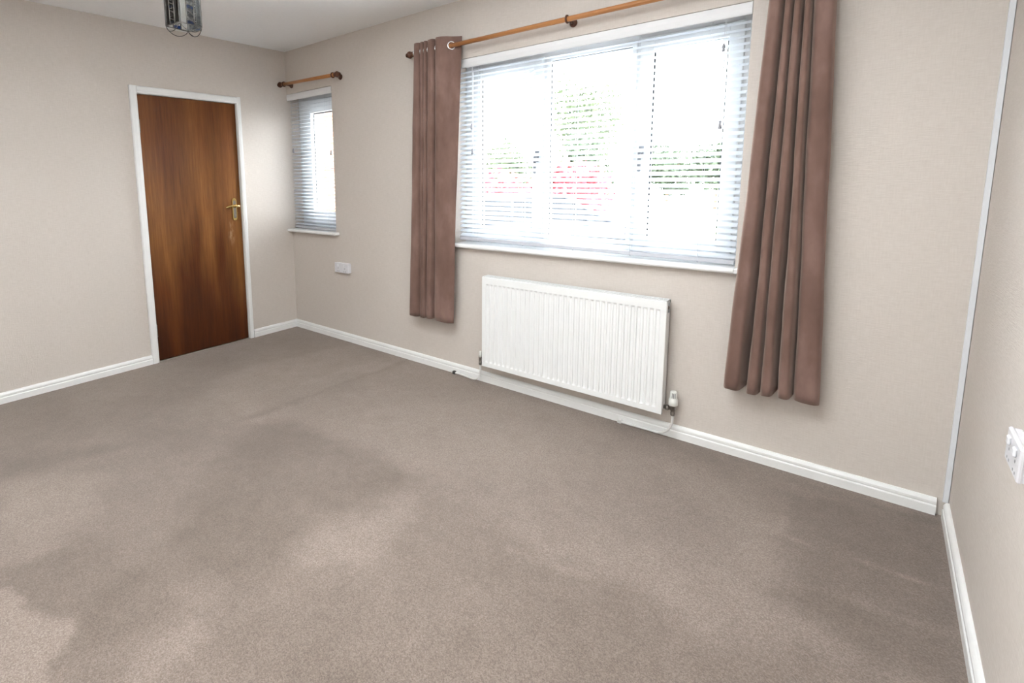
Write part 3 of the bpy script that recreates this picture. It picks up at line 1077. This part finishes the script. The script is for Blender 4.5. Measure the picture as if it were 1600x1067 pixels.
# ================================================================== LANTERN
LC = Vector((1.690, -1.690, 2.030))
la = math.radians(7)
LS, LH = 0.052, 0.225
ex, ey, ez = Vector((math.cos(la), math.sin(la), 0)), Vector((-math.sin(la), math.cos(la), 0)), Vector((0, 0, 1))
lt = thing('pendant_lantern', LC, 'small leaded glass pendant lantern with blue pieces hanging from the ceiling', 'lantern')
P3 = lambda a, b, c: LC + ex * a + ey * b + ez * c
fr = MB()
cor = [(-LS, -LS), (LS, -LS), (LS, LS), (-LS, LS)]
for (a, b) in cor:
    fr.tube([P3(a, b, 0), P3(a, b, LH)], .0024, 6)
for z in (0, LH):
    for (p, q) in zip(cor, cor[1:] + cor[:1]):
        fr.tube([P3(p[0], p[1], z), P3(q[0], q[1], z)], .0022, 6)
fr.build('came_frame', M['came'], lt)
for (p, q) in zip(cor, cor[1:] + cor[:1]):
    p, q = Vector(p), Vector(q)
    d = (q - p)
    nr = Vector((d.y, -d.x)).normalized()

    def pt(s, z, o=0.0):
        w = p + d * s + nr * o
        return P3(w.x, w.y, z)

    def panel(s0, s1, z0, z1, name, mat, par):
        m = MB()
        vs = [pt(s, z, o) for o in (-.0008, .0008) for z in (z0, z1) for s in (s0, s1)]
        m.add(vs, [(0, 1, 3, 2), (4, 6, 7, 5), (0, 4, 5, 1), (2, 3, 7, 6), (0, 2, 6, 4), (1, 5, 7, 3)])
        return m.build(name, mat, par)
    side = panel(.03, .33, .003, LH - .003, 'glass_pane', M['clear'], lt)
    panel(.67, .97, .003, LH - .003, 'glass_pane', M['clear'], lt)
    # leaded band of lozenges down the middle
    band = MB()
    for s in (.33, .67):
        band.tube([pt(s, 0), pt(s, LH)], .0030, 6)
    nz = 7
    hz = LH / nz
    for k in range(nz):
        z = k * hz
        band.tube([pt(.33, z + hz * .78), pt(.50, z + hz * .62), pt(.67, z + hz * .30)], .0019, 5)
        if k % 2:
            band.tube([pt(.36, z + hz * .2), pt(.5, z + hz * .52), pt(.64, z + hz * .2)], .0015, 5)
    bo = band.build('lead_band', M['came'], lt)
    for k in range(nz):
        z = k * hz
        panel(.335, .665, z + .001, z + hz * .45, 'stained_piece', M['blue'] if k % 2 == 0 else M['smoke'], bo)
        panel(.335, .665, z + hz * .47, z + hz - .001, 'stained_piece', M['clear'] if k % 2 == 0 else M['smoke'], bo)
    # scalloped apron hanging under the side
    arc = [(s, -0.030 * (1 - (2 * s - 1) ** 2) ** 0.75) for s in np.linspace(0.0, 1.0, 15)]
    ap = MB()
    vs = [pt(s, 0) for s, z in arc] + [pt(s, z, .004 * (-z / .03)) for s, z in arc]
    ap.add(vs, [(i, i + 1, i + 16, i + 15) for i in range(14)])
    ao = ap.build('apron_glass', M['clear'], lt)
    MB().tube([pt(s, z, .004 * (-z / .03)) for s, z in arc], .0015, 6).build('apron_rim', M['came'], ao)
# cap, holder, bulb, chain, ceiling rose
cap = MB()
vs = [P3(a, b, LH) for a, b in cor] + [P3(a * .28, b * .28, LH + .045) for a, b in cor]
cap.add(vs, [(0, 1, 5, 4), (1, 2, 6, 5), (2, 3, 7, 6), (3, 0, 4, 7), (4, 5, 6, 7)])
cap.build('lantern_cap', M['came'], lt)
MB().lathe(P3(0, 0, LH + .04), (0, 0, -1), [(0, .012), (.04, .014), (.075, .014), (.078, .010)], 14).build('lamp_holder', M['came'], lt)
MB().lathe(P3(0, 0, LH - .036), (0, 0, -1), [(0, .010), (.014, .013), (.030, .021), (.046, .024), (.060, .020), (.070, .010), (.073, .002)], 16).build('bulb', M['bulb'], lt)
ch = MB()
zt = RH - LC.z - .03
nl = 9
step = (zt - LH - .045) / nl
for k in range(nl):
    zc = LH + .045 + step * (k + .5)
    ax = ex if k % 2 else ey
    m = MB().torus((0, 0, 0), (1, 0, 0) if k % 2 else (0, 1, 0), .0065, .0013, 12, 5)
    m.v = [tuple(P3(v[0], v[1], zc + v[2] * step / .0120)) for v in m.v]
    ch.add(m.v, m.f, True)
ch.build('chain', M['came'], lt)
MB().lathe(P3(0, 0, RH - LC.z), (0, 0, -1), [(0, .045), (.006, .045), (.018, .030), (.028, .012), (.034, .006)], 22).build('ceiling_rose', M['brass'], lt)

# ================================================================== OUTSIDE
GZ = -0.35
gr = MB().box(-40, 40, 0.26, 75, GZ - .3, GZ)
tag(gr.build('driveway', M['drive']), 'pale concrete drive and road outside the window', kind='structure')
# lawn beyond the drive, seen low in the right light
lw = MB()
cx, cy = -0.55, 13.2
lw.add([(-3.2, 11.5, GZ + .01), (3.5, 14.0, GZ + .01), (2.4, 21.0, GZ + .01), (-5.5, 18.5, GZ + .01),
        (-3.2, 11.5, GZ - .05), (3.5, 14.0, GZ - .05), (2.4, 21.0, GZ - .05), (-5.5, 18.5, GZ - .05)],
       [(0, 1, 2, 3), (7, 6, 5, 4), (0, 4, 5, 1), (1, 5, 6, 2), (2, 6, 7, 3), (3, 7, 4, 0)])
lawn = lw.build('lawn', M['grass'])
tag(lawn, 'short yellow green lawn beyond the drive outside the big window', 'lawn', kind='stuff')

# brick return wall outside the small window
bx0, bx1, by0, by1, bz0, bz1 = -0.82, -0.70, 0.27, 2.05, GZ, 2.30
bw = thing('brick_wall', (bx0, by0, bz0), 'orange brick return wall outside the small corner window', 'wall')
MB().box(bx0, bx1 - .006, by0, by1, bz0, bz1).build('mortar_core', M['mortar'], bw)
BL, BHh, J = 0.215, 0.065, 0.010
proto = {}
for mk in ('brick', 'brick2'):
    for half in (0, 1):
        L = BL if not half else (BL - J) / 2
        proto[(mk, half)] = MB().box(bx1 - .05, bx1, by0, by0 + L, bz0, bz0 + BHh, .003).build('brick', M[mk], bw, origin=(bx1, by0, bz0))
used = set()
rows = int((bz1 - bz0) / (BHh + J))
for r in range(rows):
    y = by0
    half_first = r % 2
    first = True
    while y < by1 - .05:
        half = 1 if (first and half_first) else 0
        L = BL if not half else (BL - J) / 2
        if y + L > by1 + .001:
            if by1 - y < .09:
                break
            half, L = 1, (BL - J) / 2
        key = (random.choice(('brick', 'brick', 'brick2')), half)
        p = (bx1 + random.uniform(-.002, .002), y, bz0 + r * (BHh + J))
        if key not in used:
            used.add(key)
            proto[key].location = Vector(p) - ORG[bw.name]
        else:
            share(proto[key], bw, p)
        y += L + J
        first = False


def leaves(center, radii, n, size, mat, parent, name='foliage', seed=1, lobes=7):
    r = np.random.default_rng(seed)
    m = MB()
    cs = [np.array(center) + (r.random(3) - .5) * np.array(radii) * 1.1 for _ in range(lobes)]
    for i in range(n):
        c = cs[i % lobes]
        d = r.standard_normal(3)
        d /= np.linalg.norm(d)
        p = Vector(c + d * np.array(radii) * (0.35 + .3 * r.random()))
        a = Vector(r.standard_normal(3)).normalized()
        b = a.orthogonal().normalized()
        s = size * (0.6 + .8 * r.random())
        m.add([p - a * s, p + b * s * .45, p + a * s, p - b * s * .45], [(0, 1, 2, 3)])
    o = m.build(name, mat, parent, recalc=False)
    o['kind'] = 'stuff'
    return o


def plant(name, base, h, rad, n, size, mat, label, cat, group, seed):
    t = thing(name, base, label, cat, group)
    b = Vector(base)
    tr = MB()
    tr.tube([b, b + Vector((.03, 0, h * .3)), b + Vector((.0, .02, h * .62))], [h * .022 + .02, h * .016 + .015, h * .008 + .006], 8)
    rr = random.Random(seed)
    for k in range(5):
        a = k * 1.26 + rr.random()
        p0 = b + Vector((.02, .01, h * (.22 + .06 * k)))
        tr.tube([p0, p0 + Vector((math.cos(a) * rad * .35, math.sin(a) * rad * .35, h * .16)), p0 + Vector((math.cos(a) * rad * .6, math.sin(a) * rad * .6, h * .28))],
                [h * .009 + .01, h * .006 + .006, h * .003 + .003], 6)
    tr.build('trunk', M['bark'], t)
    leaves(b + Vector((0, 0, h * .62)), (rad, rad, h * .42), n, size, mat, t, seed=seed)
    return t


plant('red_shrub', (-2.95, 7.5, GZ), 1.70, 1.05, 2200, 0.10, M['redleaf'], 'red leaved shrub behind the car, left of the two', 'shrub', 'red shrubs', 11)
plant('red_shrub', (-1.70, 9.7, GZ), 1.95, 1.20, 2200, 0.10, M['redleaf'], 'red leaved shrub seen through the middle light, right of the two', 'shrub', 'red shrubs', 12)
TR = [(-14.9, 28.0, 4.6, 1.9, 'leaf2', 'loose yellow green tree far behind the left window light'),
      (-9.6, 27.0, 6.9, 2.4, 'leaf2', 'tallest green tree rising behind the middle window light'),
      (-7.2, 22.0, 3.6, 1.5, 'leaf', 'low dark green bushy tree in front of the tallest tree'),
      (-5.4, 30.0, 3.5, 2.0, 'leaf', 'dark green hedge tree behind the left half of the right light'),
      (-2.0, 26.0, 3.3, 1.9, 'leaf', 'dark green hedge tree behind the right half of the right light')]
for i, (x, y, h, r, mk, lb) in enumerate(TR):
    plant('tree', (x, y, GZ), h, r, 4200, 0.13, M[mk], lb, 'tree', 'trees across the road', 20 + i)

# parked hatchback on the drive, side-on to the window
CO = Vector((-0.72, 6.10, GZ))
ca = math.atan2(0.664, 0.7476)
cux, cuy = Vector((math.cos(ca), math.sin(ca), 0)), Vector((-math.sin(ca), math.cos(ca), 0))
CP = lambda a, b, c: CO + cux * a + cuy * b + ez * c
car = thing('car', CO, 'dark blue grey hatchback car parked on the drive outside', 'car')
secs = [(-2.0, .42, .55, .62), (-1.95, .30, .80, .74), (-1.55, .22, .93, .80), (-0.6, .20, .94, .83), (0.55, .20, .93, .83), (1.0, .22, .90, .82), (1.65, .26, .80, .76), (1.95, .34, .66, .66), (2.02, .42, .55, .58)]
body = MB()
ring = []
for (x, z0, z1, hw) in secs:
    zm = (z0 + z1) / 2
    ring.append([(x, -hw * .9, z0), (x, -hw, zm - .05), (x, -hw * .985, zm + .12), (x, -hw * .93, z1), (x, 0, z1 + .02), (x, hw * .93, z1), (x, hw * .985, zm + .12), (x, hw, zm - .05), (x, hw * .9, z0)])
vs = [CP(*p) for r in ring for p in r]
k = 9
fs = [(i * k + j, i * k + (j + 1) % k, (i + 1) * k + (j + 1) % k, (i + 1) * k + j) for i in range(len(ring) - 1) for j in range(k)]
fs += [tuple(range(k - 1, -1, -1)), tuple(range((len(ring) - 1) * k, len(ring) * k))]
body.add(vs, fs, True)
body.build('body', M['carpaint'], car)


def cabin(z0, z1, xb0, xb1, xt0, xt1, hb, ht):
    m = MB()
    vs = [CP(xb0, -hb, z0), CP(xb1, -hb, z0), CP(xb1, hb, z0), CP(xb0, hb, z0), CP(xt0, -ht, z1), CP(xt1, -ht, z1), CP(xt1, ht, z1), CP(xt0, ht, z1)]
    return m.add(vs, [(0, 3, 2, 1), (4, 5, 6, 7), (0, 1, 5, 4), (1, 2, 6, 5), (2, 3, 7, 6), (3, 0, 4, 7)])


cabin(.90, 1.36, -1.86, 1.02, -1.62, .22, .77, .60).build('window_glass', M['carglass'], car)
rf = cabin(1.345, 1.40, -1.66, .30, -1.50, .12, .62, .56)
rf.build('roof', M['carpaint'], car)
pl = MB()
for sgn in (-1, 1):
    for (xa, xb) in ((-1.86, -1.62), (-.72, -.68), (1.02, .22)):
        pl.tube([CP(xa, sgn * .775, .90), CP(xb, sgn * .605, 1.365)], .028, 6)
pl.build('roof_pillars', M['carpaint'], car)
for x in (-1.28, 1.28):
    for sgn in (-1, 1):
        c = CP(x, sgn * .70, .31)
        ax = cuy * sgn
        wo = MB().lathe(c - ax * .08, ax, [(0, .27), (.02, .31), (.16, .31), (.18, .27), (.18, .20)], 24).build('wheel', M['tyre'], car)
        MB().lathe(c + ax * .085, ax, [(0, .205), (.012, .20), (.015, .10), (.025, .05), (.027, .01)], 20).build('hub_cap', M['alloy'], wo)
for sgn in (-1, 1):
    m = MB().box(-.06, .06, -.12, .12, -.06, .06, .02)
    m.v = [tuple(CP(1.93 + p[0], sgn * .50 + p[1], .62 + p[2])) for p in m.v]
    m.build('headlamp', M['lamp'], car)
    m = MB().box(-.05, .05, -.035, .035, -.05, .05, .015)
    m.v = [tuple(CP(.62 + p[0], sgn * .86 + p[1], .98 + p[2])) for p in m.v]
    m.build('wing_mirror', M['carpaint'], car)
